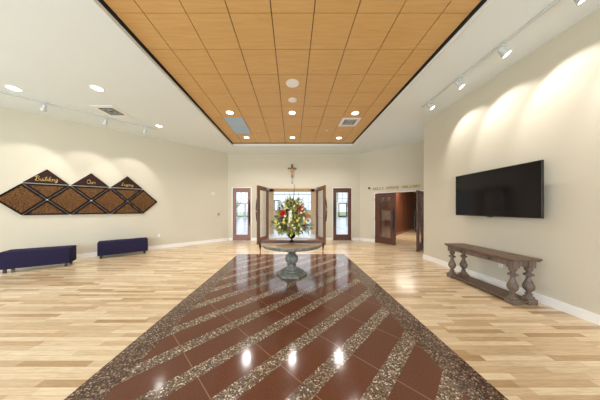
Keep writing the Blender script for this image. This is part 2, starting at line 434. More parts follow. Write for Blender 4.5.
struct('recess_shade_strip', MB().box(-CX, -CX+.01, CY0, CY1, CZ+.05, PZ+.06).box(CX-.01, CX, CY0, CY1, CZ+.05, PZ+.06).box(-CX+.01, CX-.01, CY1-.01, CY1, CZ+.068, PZ+.06), M['dark'])  # dark strips colour in the shade of the gap above the lip
# white edge lip of the recess
struct('trim_1', MB().box(-CX-.012, -CX, CY0, CY1, CZ-.012, CZ).box(CX, CX+.012, CY0, CY1, CZ-.012, CZ).box(-CX-.012, CX+.012, CY1, CY1+.012, CZ-.012, CZ), M['white'])

# baseboards
BH, BT = .13, .018
o = struct('baseboard_left', MB().box(-LW, -.02, -BT, 0, 0, BH), M['white']); o.location = (P_L.x, P_L.y, 0); o.rotation_euler = (0, 0, ANG)
bb = MB()
for a, b in ((-3.0, -2.84), (-1.915, -1.16), (1.12, 1.86), (2.80, 3.14)): bb.box(a, b, 9-BT, 9, 0, BH)
struct('baseboard_back', bb, M['white'])
o = struct('baseboard_hallway', MB().box(.02, HD0-.04, -BT, 0, 0, BH).box(HD1+.04, 3.3, -BT, 0, 0, BH), M['white']); o.location = (P_R.x, P_R.y, 0); o.rotation_euler = (0, 0, -ANG)
o = struct('baseboard_right', MB().box(-BT, 9.2, -BT, 0, 0, BH), M['white']); o.location = (XR, YR, 0); o.rotation_euler = (0, 0, -PI/2)

# door casings
def casing(name, a, b, h, loc, rz, t=.04):
    mb = MB().box(a-t, a, -.02, .0, 0, h+t).box(b, b+t, -.02, .0, 0, h+t).box(a, b, -.02, .0, h, h+t)
    o = mb.build(name, M['white']); o.location = loc; o.rotation_euler = (0, 0, rz); o['kind'] = 'structure'
casing('trim_2', -2.80, -1.955, 2.46, (0, 9, 0), 0); casing('trim_3', 1.90, 2.76, 2.46, (0, 9, 0), 0, .02)
casing('trim_4', HD0, HD1, 2.17, (P_R.x, P_R.y, 0), -ANG, .03)
# wooden lining of the middle doorway
struct('trim_5', MB().box(-1.16, -1.12, 9.0, 9.22, 0, 2.48).box(1.08, 1.12, 9.0, 9.22, 0, 2.48).box(-1.12, 1.08, 9.0, 9.22, 2.44, 2.48), M['tan'])

# ---------------------------------------------------------------- the nave beyond
NY = 34.0
def nave_wall():
    ops = [(-10.6, -6.8, 0, 5.2), (-3.5, 3.7, 1.13, 4.55), (8.0, 11.4, 0, 5.2)]
    wall_local('wall_nave', 14, 6.0, .25, ops, (0, NY, 0), 0, M['navewall'], x0=-14)
nave_wall()
struct('wall_nave_left', MB().box(-14.2, -14, 9.2, NY, 0, 6), M['navewall'])
struct('wall_nave_right', MB().box(14, 14.2, 9.2, NY, 0, 6), M['navewall'])
struct('wall_nave_back', MB().box(-14, -3.1, 9.05, 9.22, 0, 6).box(-3.1, 3.3, 9.05, 9.22, CZ+.35, 6).box(9.5, 14, 9.05, 9.22, 0, 6), M['navewall'])
struct('ceiling_nave', MB().box(-14.2, 14.2, 9.05, NY+.3, 6, 6.2), M['ceiling'])
struct('trim_6', MB().box(-3.6, 3.8, NY-.12, NY, .28, 1.13), M['tan'])
struct('trim_7', MB().box(-3.6, 3.8, NY-.10, NY, 0, .28), M['door'])
# casing of the inner doorway
struct('trim_8', MB().box(-1.52, -1.13, 11.4, 11.65, 0, 2.75).box(1.10, 1.48, 11.4, 11.65, 0, 2.75).box(-1.52, 1.48, 11.4, 11.65, 2.50, 2.75), M['tan'])
def grid_window(i, a, b, z0, z1, nx, nz, m, fr=.10, thick=.16):
    e = empty('window_%d' % i, ((a+b)/2, NY+.06, z0)); e['kind'] = 'structure'; h = z1-z0; w_ = b-a; f = MB()
    f.box(-w_/2, -w_/2+thick, -.05, .05, 0, h).box(w_/2-thick, w_/2, -.05, .05, 0, h).box(-w_/2+thick, w_/2-thick, -.05, .05, 0, thick).box(-w_/2+thick, w_/2-thick, -.05, .05, h-thick, h)
    for k in range(1, nx): x = -w_/2+w_*k/nx; f.box(x-fr/2, x+fr/2, -.04, .04, thick, h-thick)
    for k in range(1, nz): z = h*k/nz; f.box(-w_/2+thick, w_/2-thick, -.035, .035, z-fr/2, z+fr/2)
    f.build('window_frame', m, e); MB().box(-w_/2+thick, w_/2-thick, -.004, .004, thick, h-thick).build('pane', M['glass'], e)
grid_window(9, -3.5, 3.7, 1.13, 4.05, 8, 2, M['grey'])
e_ = MB().box(-3.3, -3.15, NY-.02, NY+.1, 1.13, 3.0).box(-2.45, -2.3, NY-.02, NY+.1, 1.13, 3.0).box(-3.15, -2.45, NY-.02, NY+.1, 2.85, 3.0); struct('trim_9', e_, M['pull'])
grid_window(10, -3.5, 3.7, 4.15, 4.55, 6, 1, M['white'], .08, .06)
grid_window(11, -10.6, -6.8, 2.6, 5.2, 5, 4, M['grey'], .09, .12)
grid_window(12, 8.0, 11.4, 2.6, 5.2, 4, 4, M['grey'], .09, .12)
for i, (a, b) in enumerate(((-9.9, -8.5), (-8.4, -7.0), (8.15, 9.65), (9.75, 11.25))):
    e = empty('door_%d' % (i+6), ((a+b)/2, NY+.06, 0)); e['kind'] = 'structure'; w_ = b-a
    MB().box(-w_/2, -w_/2+.16, -.05, .05, .0, 2.5).box(w_/2-.16, w_/2, -.05, .05, 0, 2.5).box(-w_/2+.16, w_/2-.16, -.05, .05, 0, .25).box(-w_/2+.16, w_/2-.16, -.05, .05, 2.33, 2.5).build('door_frame', M['pull'], e)
    MB().box(-w_/2+.16, w_/2-.16, -.004, .004, .25, 2.33).build('pane', M['glass'], e)
# outside: lawn and trees seen small through the far glass
g = struct('ground', MB().box(-60, 60, NY+.3, 90, -.25, -.12).box(-60, -8.8, -30, NY+.3, -.25, -.12).box(-8.8, 60, -30, -3.7, -.25, -.12), M['grass'])
def tree(x, y, h, r, label):
    t = thing('tree', label, 'tree', (x, y, -.12), 0, 'trees on the lawn beyond the far glass')
    MB().tube([(0, 0, 0), (.1, 0, h*.35), (0, .1, h*.6)], .22, 8, .1).build('trunk', M['bark'], t, True)
    mb = MB(); rn = random.Random(int(x*10))
    for k in range(420):
        v = Vector((rn.gauss(0, 1), rn.gauss(0, 1), rn.gauss(0, 1))).normalized()*r*(.55+.5*rn.random())
        p = Vector((0, 0, h*.62))+Vector((v.x, v.y, v.z*.8))
        mb.petal(p, (rn.gauss(0, 1), rn.gauss(0, 1), rn.gauss(0, 1)), (0, 0, 1), .55, .4)
    mb.sphere((0, 0, h*.62), r*.72, 1, 1, .8)
    mb.build('crown', M['crown'], t)
for x, y, h, r in ((-20.0, 66, 5.2, 2.2), (2.5, 74, 4.5, 1.9), (21.5, 68, 5.6, 2.4)):
    tree(x, y, h, r, 'green leafy tree outside the far glass wall, '+{-20: 'far left', -6: 'left of the bouquet', 2: 'right of the bouquet', 21: 'far right'}[int(x)])

# ---------------------------------------------------------------- hallway behind the double doors
E = Vector((math.sin(ANG), math.cos(ANG)))     # direction into the hallway
def hall_pt(s, t): p = P_R+Vector((math.cos(ANG), -math.sin(ANG)))*s+E*t; return (p.x, p.y)
HL = 11.0
def hall_quad(s0, s1, t0, t1, z0, z1): return MB().prism([hall_pt(s0, t0), hall_pt(s1, t0), hall_pt(s1, t1), hall_pt(s0, t1)], z0, z1)
struct('floor_hallway', hall_quad(HD0-.15, HD1+.4, 0.05, HL, -.1, .001), M['floor'])
pn = MB()
for k in range(10):
    a = .2+k*1.08; pn.prism([hall_pt(HD0-.02, a), hall_pt(HD0+.03, a), hall_pt(HD0+.03, a+1.05), hall_pt(HD0-.02, a+1.05)], .12, 2.68)
struct('wall_hallway_left', pn, M['hallpanel'])
struct('wall_hallway_core', hall_quad(HD0-.12, HD0-.03, .2, HL, 0, 2.7), M['hallpanel'])
struct('baseboard_hallway_left', hall_quad(HD0-.02, HD0+.055, .2, HL, 0, .12), M['door_pale'])
struct('wall_hallway_right', hall_quad(HD1+.3, HD1+.4, .2, HL, 0, 2.7), M['wall'])
struct('wall_hallway_end', hall_quad(HD0-.1, HD1+.4, HL, HL+.1, 0, 2.7), M['wall'])
struct('ceiling_hallway', hall_quad(HD0-.1, HD1+.4, .2, HL, 2.7, 2.78), M['ceiling'])

# ---------------------------------------------------------------- doors
def door(n, wd, h, st, top, bot, m, loc, rz, pull_x, side=-1, pz=(.85, 1.75), gl='glass', closer=False, hinge_side=0):
    """leaf along local +x from the hinge at 0; front face -y"""
    e = empty('door_%d' % n, loc, rz); e['kind'] = 'structure'; T = .022
    f = MB().box(0, st, -T, T, .01, h).box(wd-st, wd, -T, T, .01, h).box(st, wd-st, -T, T, .01, bot).box(st, wd-st, -T, T, h-top, h)
    f.build('door_leaf', m, e)
    b = MB(); B = .018
    for y0, y1 in ((-T-.006, -T), (T, T+.006)):
        b.box(st-B, st, y0, y1, bot-B, h-top+B).box(wd-st, wd-st+B, y0, y1, bot-B, h-top+B).box(st, wd-st, y0, y1, bot-B, bot).box(st, wd-st, y0, y1, h-top, h-top+B)
    b.build('glazing_bead', m, e)
    MB().box(st, wd-st, -.004, .004, bot, h-top).build('pane', M[gl], e)
    for s in ((-1, 1) if side == 0 else (side,)):
        z0, z1 = pz; yy = s*(T+.05); hb = MB()
        hb.plate([(pull_x-.035, z0-.1), (pull_x+.035, z0-.1), (pull_x+.035, z1+.1), (pull_x-.035, z1+.1)], s*(T+.001), s*(T+.008))
        pts = []
        for k in range(13):
            t = k/12; pts.append((pull_x, s*(T+.005+.07*math.sin(PI*t)**.5), z0+(z1-z0)*t))
        hb.tube(pts, .024, 8); hb.build('pull_handle', M['pull'], e, True)
    for z in (.25, h*.5, h-.25):
        MB().tube([(-.008, -T-.006, z-.05), (-.008, -T-.006, z+.05)], .010, 8).build('hinge', M['steel'], e, True)
    if closer:
        cb = MB().box(.04, .30, -T-.07, -T-.001, h-.12, h-.04, .01).box(.04, .30, T+.001, T+.07, h-.12, h-.04, .01); cb.build('door_closer', M['steel'], e)
    return e
# closed doors either side
door(1, .84, 2.45, .15, .19, .27, M['door_pale'], (-2.797, 9.03, 0), 0, .77, pz=(.78, 1.80))
door(2, .855, 2.45, .15, .20, .28, M['door_dark'], (1.9025, 9.03, 0), 0, .07, pz=(.78, 1.80))
# open middle pair, swung into the lobby
dl = math.atan2(7.93-8.99, -1.47+1.15); door(3, 1.12, 2.46, .2, .17, .26, M['door'], (-1.13, 8.985, 0), dl, 1.03, side=-1, pz=(.9, 1.95), closer=True)
dr = math.atan2(7.90-8.99, 1.36-1.11); d4 = door(4, 1.12, 2.46, .2, .17, .26, M['door'], (1.10, 8.985, 0), dr, 1.03, side=1, pz=(.9, 1.95), closer=True)
# hallway pair
hp = Vector(hall_pt(HD0+.01, -.02)); fr = Vector((4.20, 7.78)); a5 = math.atan2(fr.y-hp.y, fr.x-hp.x)
door(5, .88, 2.14, .2, .17, .27, M['door_dark'], (hp.x, hp.y, 0), a5, .80, side=-1, pz=(.65, 1.45), gl='glass_r')
hp = Vector(hall_pt(HD1-.01, -.02)); fr = Vector((4.27, 6.62)); a6 = math.atan2(fr.y-hp.y, fr.x-hp.x)
door(10, .88, 2.14, .2, .17, .27, M['door_dark'], (hp.x, hp.y, 0), a6, .80, side=-1, pz=(.65, 1.45))

# ---------------------------------------------------------------- round table with runner, urn and flowers
TX, TY, TZ = -.02, 4.38, .74
t = thing('pedestal_table', 'round wooden table on a ball pedestal with a hexagonal foot', 'table', (TX, TY, .003))
MB().lathe([(0, .350), (.038, .350), (.046, .335), (.055, .330)], 6, rot=-.09).build('hexagonal_foot', M['pedestal'], t)
MB().lathe([(.055, .255), (.06, .268), (.078, .268), (.084, .255), (.086, .222), (.092, .205), (.096, .212), (.115, .212), (.122, .200), (.124, .155), (.14, .135), (.165, .120), (.185, .092), (.20, .085), (.206, .108), (.228, .108), (.236, .08), (.245, .075)], 40).build('pedestal_base', M['pedestal'], t, True)
MB().lathe([(.245, .075), (.26, .100), (.29, .128), (.33, .145), (.37, .148), (.41, .137), (.445, .112), (.47, .085), (.485, .07)], 40).build('pedestal_ball', M['pedestal'], t, True)
MB().lathe([(.485, .065), (.50, .10), (.515, .105), (.53, .085), (.56, .08), (.60, .10), (.63, .15), (.645, .20), (.65, .22)], 40).build('pedestal_neck', M['pedestal'], t, True)
tt = MB().lathe([(.728, .692), (.738, .692), (TZ, .688)], 72).build('tabletop', M['tabletop'], t, True)
MB().lathe([(.65, .62), (.652, .655), (.668, .665), (.674, .688), (.70, .70), (.722, .702), (.7275, .695)], 72).build('rim_moulding', M['pedestal'], t, True)
r_ = thing('table_runner', 'brown brocade runner laid across the round table, red tassels hanging at both ends', 'table runner', (TX, TY, TZ))
rb = MB(); sec = [(-.712, -.22), (-.712, -.02), (-.707, .0), (-.695, .002), (.695, .002), (.707, 0), (.712, -.02), (.712, -.22)]
pv = None
for x, z in sec:
    hw = .02 if z < -.1 else .19
    cur = [rb.bm.verts.new((x, y, z)) for y in (-hw, hw)]+[rb.bm.verts.new((x-(.004 if x < 0 else -.004) if z < 0 else x, y, z+(.004 if z >= 0 else 0))) for y in (hw, -hw)]
    if pv:
        for k in range(4): rb.bm.faces.new((pv[k], pv[(k+1) % 4], cur[(k+1) % 4], cur[k]))
    pv = cur
rb.build('runner_cloth', M['runner'], r_)
for sx in (-1, 1):
    MB().lathe([(0, .010), (.015, .012), (.09, .015), (.10, .012), (.115, .013), (.125, .004)], 10, (sx*.714, 0, -.345)).build('tassel', M['tassel'], r_, True)
uz = TZ+.012
v = thing('urn_vase', 'dark bronze footed urn holding the flowers on the table runner', 'vase', (TX, TY, uz))
MB().lathe([(0, .062), (.012, .064), (.018, .045), (.035, .022), (.055, .018), (.065, .03), (.09, .065), (.13, .095), (.165, .105), (.19, .10), (.20, .112), (.212, .115), (.212, .10), (.19, .088), (.15, .08)], 32).build('urn', M['vase'], v, True)
f = thing('flower_bouquet', 'large mixed bouquet of red roses, lilies and greenery standing in the dark urn', 'flowers', (TX, TY, uz+.16))
rn = random.Random(3)
# envelope of the bouquet: local z up to .98, half width by height
def env(z): return max(.03, .50*math.sin(min(1, (z+.06)/.26)*PI/2)*(1-max(0, (z-.22))/.85)**.55)
stem = MB(); L1, L2, L3 = MB(), MB(), MB()
tips = []
for k in range(230):
    z = .06+.76*rn.random()**1.15; a = rn.uniform(0, 2*PI); rr = env(z)*(rn.random()**.45)
    p = Vector((rr*math.cos(a), rr*math.sin(a)*.8, z)); tips.append(p)
    mid = Vector((p.x*.4, p.y*.4, .08+.55*max(z, .1)))
    stem.tube([(p.x*.03, p.y*.03, -.04), mid, p], .0035, 4)
    tgt = L1 if rn.random() < .36 else (L2 if rn.random() < .68 else L3)
    for q in range(11):
        c = mid.lerp(p, rn.uniform(.25, 1.08)); d = Vector((p.x*1.6+rn.gauss(0, .28), p.y*1.6+rn.gauss(0, .28), rn.gauss(.12, .3)))
        tgt.petal(c, d, (0, 0, 1), rn.uniform(.06, .13), rn.uniform(.026, .05), rn.uniform(.1, .5))
for k in range(520):                       # dense inner leaves so the bouquet reads solid
    z = rn.uniform(.06, .66); a = rn.uniform(0, 2*PI); rr = env(z)*rn.uniform(.15, .8)
    d = Vector((math.cos(a), math.sin(a), rn.gauss(.1, .5)))
    (L1 if rn.random() < .6 else (L2 if rn.random() < .6 else L3)).petal((rr*math.cos(a), rr*math.sin(a)*.8, z), d, (0, 0, 1), rn.uniform(.07, .13), rn.uniform(.03, .055), .3)
# tall thin sprigs
for (x, z) in ((.075, 1.14), (.06, 1.09), (-.06, 1.0), (-.16, .93), (.16, .95), (.26, .84), (-.27, .80), (.40, .70), (-.36, .66)):
    stem.tube([(0, 0, 0), (x*.5, 0, z*.5), (x, 0, z)], .0035, 4)
    for q in range(9):
        tq = .55+.05*q; L3.petal((x*tq if tq < 1 else x, 0, z*tq), (rn.gauss(0, 1), rn.gauss(0, .6), 1.2), (0, 0, 1), .05, .018, .2)
stem.build('stems', M['stem'], f)
for mb, nm, mm in ((L1, 'dark_leaves', 'leaf'), (L2, 'yellow_green_leaves', 'leaf2'), (L3, 'olive_filler_sprays', 'leaf3')):
    o = mb.build(nm, M[mm], f); o['kind'] = 'stuff'
def px_local(px, py, dy):                    # where the photo shows a bloom, at depth dy in front of the urn
    Y = TY+dy; return Vector(((px-292.5)/192*Y-TX, dy, 1.5+(208.5-py)/192*Y-(uz+.16)))
def bloom(name, m, c, r, n1=3, spike=False):
    mb = MB()
    for ring in range(n1):
        k = 5+ring*2; tilt = .35+ring*.55
        for i in range(k):
            a = 2*PI*i/k+ring*.5; d = Vector((math.sin(tilt)*math.cos(a), -math.cos(tilt), math.sin(tilt)*math.sin(a)))
            mb.petal(c+Vector((0, .01, 0)), d, (0, -1, 0), r*(.75+.25*ring/n1), r*.9, -.15 if not spike else .3)
    mb.sphere(c+Vector((0, 0, 0)), r*.32, u=8, v=6)
    o = mb.build(name, m, f, True); return o
for px, py, r, dy in ((283.2, 212.6, .062, -.30), (300.2, 208.2, .06, -.24), (281.5, 214.2, .045, -.31), (302.3, 210.3, .045, -.22)):
    bloom('red_rose', M['red'], px_local(px, py, dy), r, 4)
bloom('pink_rose', M['pink'], px_local(286.8, 203.3, -.18), .035)
bloom('orange_lily', M['orange'], px_local(307.8, 216, -.18), .06, 2, True)
for px, py in ((276.5, 225), (279, 228.5), (283.8, 222.5), (297.5, 220.5), (299.5, 224.8), (276, 221.5), (293, 207.8), (305, 221), (286, 207)):
    bloom('yellow_lily', M['yellowp'], px_local(px, py, -.30 if py > 215 else -.2), .045, 2, True)
for px, py in ((303.5, 219.5), (301, 228), (288.5, 225.5), (294.5, 229)):
    bloom('lilac_blossom', M['lilac'], px_local(px, py, -.33), .035, 2, True)
for px, py in ((281, 218), (286, 229), (291, 203), (296, 213), (304, 226), (289, 210), (279.5, 208)):
    bloom('burgundy_blossom', M['burgundy'], px_local(px, py, -.31), .035, 2, True)
gl = MB()
for k in range(12):
    c = px_local(290.3+(.5 if k % 2 else -.5), 219.5-k*.75, -.34)
    for i in range(5):
        a = 2*PI*i/5+k; gl.petal(c, (math.cos(a), -.9, math.sin(a)), (0, -1, 0), .034, .026, .2)
gl.build('white_gladiolus', M['whitep'], f, True)
for k in range(26):
    q = rn.uniform(203, 230); hw = 15 if 210 < q < 228 else 10
    bloom('cream_blossom', M['creamp'], px_local(292.5+rn.uniform(-hw, hw), q, -.36 if q > 212 else -.25), rn.uniform(.02, .035), 2, True)
for px, py in ((287, 199), (296, 201), (301.5, 203), (283, 201), (306, 205), (291, 196)):
    bloom('white_blossom', M['whitep'], px_local(px, py, -.12), .022, 2, True)

# ---------------------------------------------------------------- crucifix on the back wall
c = thing('crucifix', 'dark wooden crucifix with a gilded figure above the middle doorway', 'crucifix', (-.02, 8.985, 2.68))
MB().box(-.035, .035, -.045, .015, 0, .88, .006).box(-.20, .20, -.045, .015, .66, .72, .006).build('cross', M['crosswood'], c)
MB().box(-.03, .03, -.052, -.046, .02, .26, .002).build('foot_plate', M['grille'], c)
me = bpy.data.meshes.new('corpus')
V = [(0, -.09, .44), (0, -.085, .52), (0, -.09, .60), (0, -.085, .655), (.01, -.11, .715), (.07, -.075, .645), (.12, -.065, .665), (.175, -.055, .69), (-.07, -.075, .645), (-.12, -.065, .665), (-.175, -.055, .69),
     (.028, -.095, .40), (.03, -.115, .33), (.008, -.075, .24), (.004, -.085, .215), (-.028, -.095, .40), (-.01, -.125, .33), (-.006, -.08, .25), (-.002, -.095, .215)]
Ed = [(0, 1), (1, 2), (2, 3), (3, 4), (2, 5), (5, 6), (6, 7), (2, 8), (8, 9), (9, 10), (0, 11), (11, 12), (12, 13), (13, 14), (0, 15), (15, 16), (16, 17), (17, 18)]
Rr = [.030, .024, .034, .014, .028, .020, .014, .010, .020, .014, .010, .026, .019, .012, .010, .026, .019, .012, .010]
me.from_pydata(V, Ed, []); o = bpy.data.objects.new('corpus', me); C.objects.link(o); o.parent = c
sm = o.modifiers.new('skin', 'SKIN'); ss = o.modifiers.new('sub', 'SUBSURF'); ss.levels = ss.render_levels = 2
for i, r in enumerate(Rr): me.skin_vertices[0].data[i].radius = (r, r)
me.skin_vertices[0].data[0].use_root = True; me.materials.append(M['corpus'])

# ---------------------------------------------------------------- wall lettering over the hallway doors
def glyph(parent, ch, x, y, z, size, m, ext=.004, name='letter', bold=.0):
    cu = bpy.data.curves.new(name, 'FONT'); cu.body = ch; cu.size = size; cu.extrude = ext; cu.offset = bold
    tmp = bpy.data.objects.new(name, cu); C.objects.link(tmp)
    dg = bpy.context.evaluated_depsgraph_get(); me = bpy.data.meshes.new_from_object(tmp.evaluated_get(dg)); bpy.data.objects.remove(tmp); bpy.data.curves.remove(cu)
    w_ = max((v.co.x for v in me.vertices), default=0)
    # serifs at cap height and baseline
    me.name = name
    bm = bmesh.new(); bm.from_mesh(me)
    bmesh.ops.transform(bm, matrix=Matrix.Rotation(PI/2, 4, 'X'), verts=bm.verts)
    bm.to_mesh(me); bm.free(); me.materials.clear(); me.materials.append(m)
    o = bpy.data.objects.new(name, me); C.objects.link(o); o.parent = parent; o.location = (x, y, z)
    return o, w_
ls = .60
sg = thing('wall_sign', 'gold capital letters running along the wall above the hallway doors', 'sign', (*hall_pt(ls, -.006), 2.32), -ANG)
txt = 'HOLLY ATKINS HALLWAY'; x = 0; pitch = 1.80/len(txt)
for ch in txt:
    if ch != ' ':
        glyph(sg, ch, x, 0, 0, .150, M['goldwall'], .006, 'letter', .004)
        mb = MB()
    x += pitch*(.6 if ch == 'I' else 1.02)

sc_ = thing('security_camera', 'small black dome camera high on the wall left of the gold lettering', 'camera', (*hall_pt(.44, 0), 2.42), -ANG)
MB().lathe([(0, .045), (.03, .045), (.035, .035)], 20, mtx=Matrix.Rotation(PI/2, 3, 'X')).build('mount', M['black'], sc_, True)
MB().sphere((0, -.045, 0), .04).build('dome', M['tv'], sc_, True)

# ---------------------------------------------------------------- donor wall of diamond plaques
UA, UB, ZC = .425, .432, 1.745
U0 = 5.383                                # Y of the first crossing
def lw(k, z):                              # node k along the wall (k=0: first crossing), facing the room
    p = left_at(U0+.2915*k); n = Vector((math.sin(ANG), -math.cos(ANG)))
    return (p.x+n.x*.03, p.y+n.y*.03, z)
def inset(pts, d):
    n = len(pts); out = []
    for i in range(n):
        p0, p1, p2 = Vector(pts[i-1]), Vector(pts[i]), Vector(pts[(i+1) % n])
        a = (p1-p0).normalized(); b = (p2-p1).normalized()
        na = Vector((-a.y, a.x)); nb = Vector((-b.y, b.x)); k = (na+nb); k = k/(k.dot(na))
        out.append(tuple(p1+k*d))
    return out
def plaque(name, pts, label, k, z, group, text=None):
    t = thing(name, label, 'plaque', lw(k, z), ANG, group)
    pts = inset(pts, .006)
    MB().plate([p for p in pts], .002, .028).build('backing', M['glassedge'], t)
    if text:
        MB().plate(inset(pts, .003), -.012, .001).build('face', M['plaque'], t)
    else:
        MB().ring(inset(pts, .003), inset(pts, .042), -.016, .001).build('frame', M['frame'], t)
        MB().plate(inset(pts, .042), -.006, .0015).build('mosaic_face', M['mosaic'], t)
    return t
DI = [(-UA, 0), (0, -UB), (UA, 0), (0, UB)]
G = 'diamond and triangle plaques of the donor wall'
for k, lab in ((-1, 'leftmost large mosaic diamond plaque, cut by the picture edge'), (1, 'large mosaic diamond plaque left of the middle crossing'),
               (3, 'large mosaic diamond plaque right of the middle crossing'), (5, 'rightmost large mosaic diamond plaque pointing at the blank wall')):
    plaque('diamond_plaque', DI, lab, k, ZC, G)
wh = ('left', 'middle', 'right'); words = ('Building', 'Our', 'Legacy')
for i, k in enumerate((0, 2, 4)):
    plaque('triangular_plaque', [(-UA, .432), (0, 0), (UA, .432)], 'mosaic triangle pointing down, directly under the %s dark lettered triangle' % wh[i], k, ZC, G)
    plaque('triangular_plaque', [(-UA, -.432), (UA, -.432), (0, 0)], 'mosaic triangle pointing up in the bottom row of the donor wall, %s one of three' % wh[i], k, ZC, G)
# script lettering drawn as strokes
SG = {
 'B': ([[(.05, .0), (.12, .5), (.16, 1.0)], [(-.12, .78), (0, .98), (.25, 1.04), (.5, .92), (.46, .65), (.18, .53), (.5, .46), (.56, .2), (.35, .0), (.05, .03), (-.05, .12)]], .66),
 'O': ([[(.35, 1.0), (.1, .85), (0, .45), (.12, .08), (.35, 0), (.6, .15), (.68, .55), (.55, .9), (.35, 1.0), (.28, .8), (.5, .75)]], .78),
 'L': ([[(.5, .85), (.4, 1.0), (.28, .85), (.25, .4), (.15, .08), (0, .02), (-.02, .12), (.15, .14), (.4, .0), (.6, .08)]], .66),
 'u': ([[(0, .5), (0, .15), (.1, 0), (.25, .08), (.33, .5)], [(.33, .5), (.33, .1), (.45, .03)]], .5),
 'i': ([[(0, .5), (.02, .1), (.1, 0), (.2, .08)], [(.03, .68), (.05, .74)]], .25),
 'l': ([[(0, .3), (.15, .8), (.12, 1.0), (.03, .9), (.02, .2), (.1, 0), (.2, .08)]], .25),
 'd': ([[(.3, .42), (.15, .5), (0, .3), (.05, .05), (.2, .02), (.32, .3), (.36, 1.0)], [(.34, .4), (.34, .08), (.46, .05)]], .5),
 'n': ([[(0, .5), (.02, 0)], [(.02, .3), (.15, .5), (.28, .45), (.29, .1), (.4, .03)]], .45),
 'g': ([[(.3, .42), (.15, .5), (0, .3), (.08, .05), (.22, .05), (.32, .45)], [(.32, .45), (.3, -.25), (.12, -.4), (.0, -.25), (.42, .1)]], .48),
 'e': ([[(.02, .2), (.25, .3), (.22, .48), (.08, .48), (0, .2), (.1, 0), (.3, .06)]], .36),
 'a': ([[(.3, .42), (.15, .5), (0, .3), (.05, .05), (.2, .04), (.3, .45), (.3, .1), (.42, .04)]], .46),
 'c': ([[(.26, .42), (.12, .5), (0, .25), (.1, 0), (.3, .08)]], .34),
 'y': ([[(0, .5), (.02, .15), (.15, .05), (.28, .5)], [(.28, .5), (.24, -.25), (.08, -.38), (0, -.25), (.4, .12)]], .46),
 'r': ([[(0, .35), (.08, .55), (.14, .48), (.28, .48), (.25, .1), (.35, .02)]], .42)}
for i, k in enumerate((0, 2, 4)):
    t = plaque('lettered_plaque', [(-UA, 0), (UA, 0), (0, .415)], 'dark brown triangle plaque reading %s in gold script' % words[i], k, ZC+.445, G, words[i])
    tot = sum(SG[ch][1] for ch in words[i]); H = .125 if i == 0 else (.12 if i == 1 else .10); sx = ({0: .40, 1: .19, 2: .32}[i])/tot
    x = -tot*sx/2
    for ch in words[i]:
        st, adv = SG[ch]; mb = MB()
        for s_ in st: mb.tube([(x+px*sx+.12*pz*H, -.0145, .075+pz*H) for px, pz in s_], .0058, 5)
        mb.build('letter', M['gold'], t); x += adv*sx
for k in range(-1, 6):
    for z, nm in ((ZC, 0),) if k % 2 == 0 else ((ZC-UB, 1), (ZC+UB, 2)):
        where = ('at crossing %s' % {0: 'under the left lettered triangle', 2: 'under the middle lettered triangle', 4: 'under the right lettered triangle'}[k]) if nm == 0 else \
            ('at the %s tip of the %s large diamond' % ('bottom' if nm == 1 else 'top', {-1: 'leftmost', 1: 'second', 3: 'third', 5: 'rightmost'}[k]))
        s_ = thing('standoff_stud', 'small steel stud '+where, 'stud', lw(k, z), ANG, 'steel studs between the plaques')
        MB().lathe([(-.028, .006), (.012, .006), (.012, .012), (.018, .012)], 12, mtx=Matrix.Rotation(PI/2, 3, 'X')).build('stud', M['steel'], s_, True)

# ---------------------------------------------------------------- benches
def bench(loc, rz, L, label):
    t = thing('bench', label, 'bench', loc, rz, 'upholstered benches along the left wall')
    D = .42
    b = MB().box(0, L, 0, D, .085, .495, .03); b.build('upholstered_body', M['fabric'], t, True)
    s = MB()
    s.box(.03, L-.03, -.0025, .003, .093, .098); s.build('lower_seam', M['black'], t)
    for x in (.05, L-.11):
        for y in (.04, D-.10): MB().box(x, x+.045, y, y+.045, 0, .09).build('leg', M['black'], t)
    return t
a = math.atan2(.53, .85); p = Vector((-5.76, 4.97)); bench((p.x-1.13*math.cos(a), p.y-1.13*math.sin(a), 0), a, 1.13, 'dark purple upholstered bench at the left picture edge, nearer one')
a = math.atan2(.73, .84); bench((-5.74, 5.64, 0), a, 1.20, 'dark purple upholstered bench farther along the left wall, toward the doors')

# ---------------------------------------------------------------- television
tv = thing('television', 'large black flat screen television mounted on the right wall above the console', 'television', (3.80, 3.70, 1.795), -PI/2)
W2, H2 = .775, .45
MB().box(-W2, W2, 0, .035, -H2, H2, .006).box(-.45, .45, .035, .065, -.30, .25, .008).build('housing', M['tvbez'], tv)
MB().box(-W2+.012, W2-.012, -.004, .001, -H2+.018, H2-.012).build('screen', M['tv'], tv)
MB().box(-.05, .05, -.002, .012, -H2-.014, -H2+.002, .003).build('sensor', M['tvbez'], tv)
MB().box(-.30, .30, .066, .085, -.12, -.08).box(-.30, .30, .066, .085, .08, .12).box(-.12, .12, .132, .149, -.16, .16).box(-.02, .02, .086, .131, -.12, .12).build('wall_mount', M['steel'], tv)

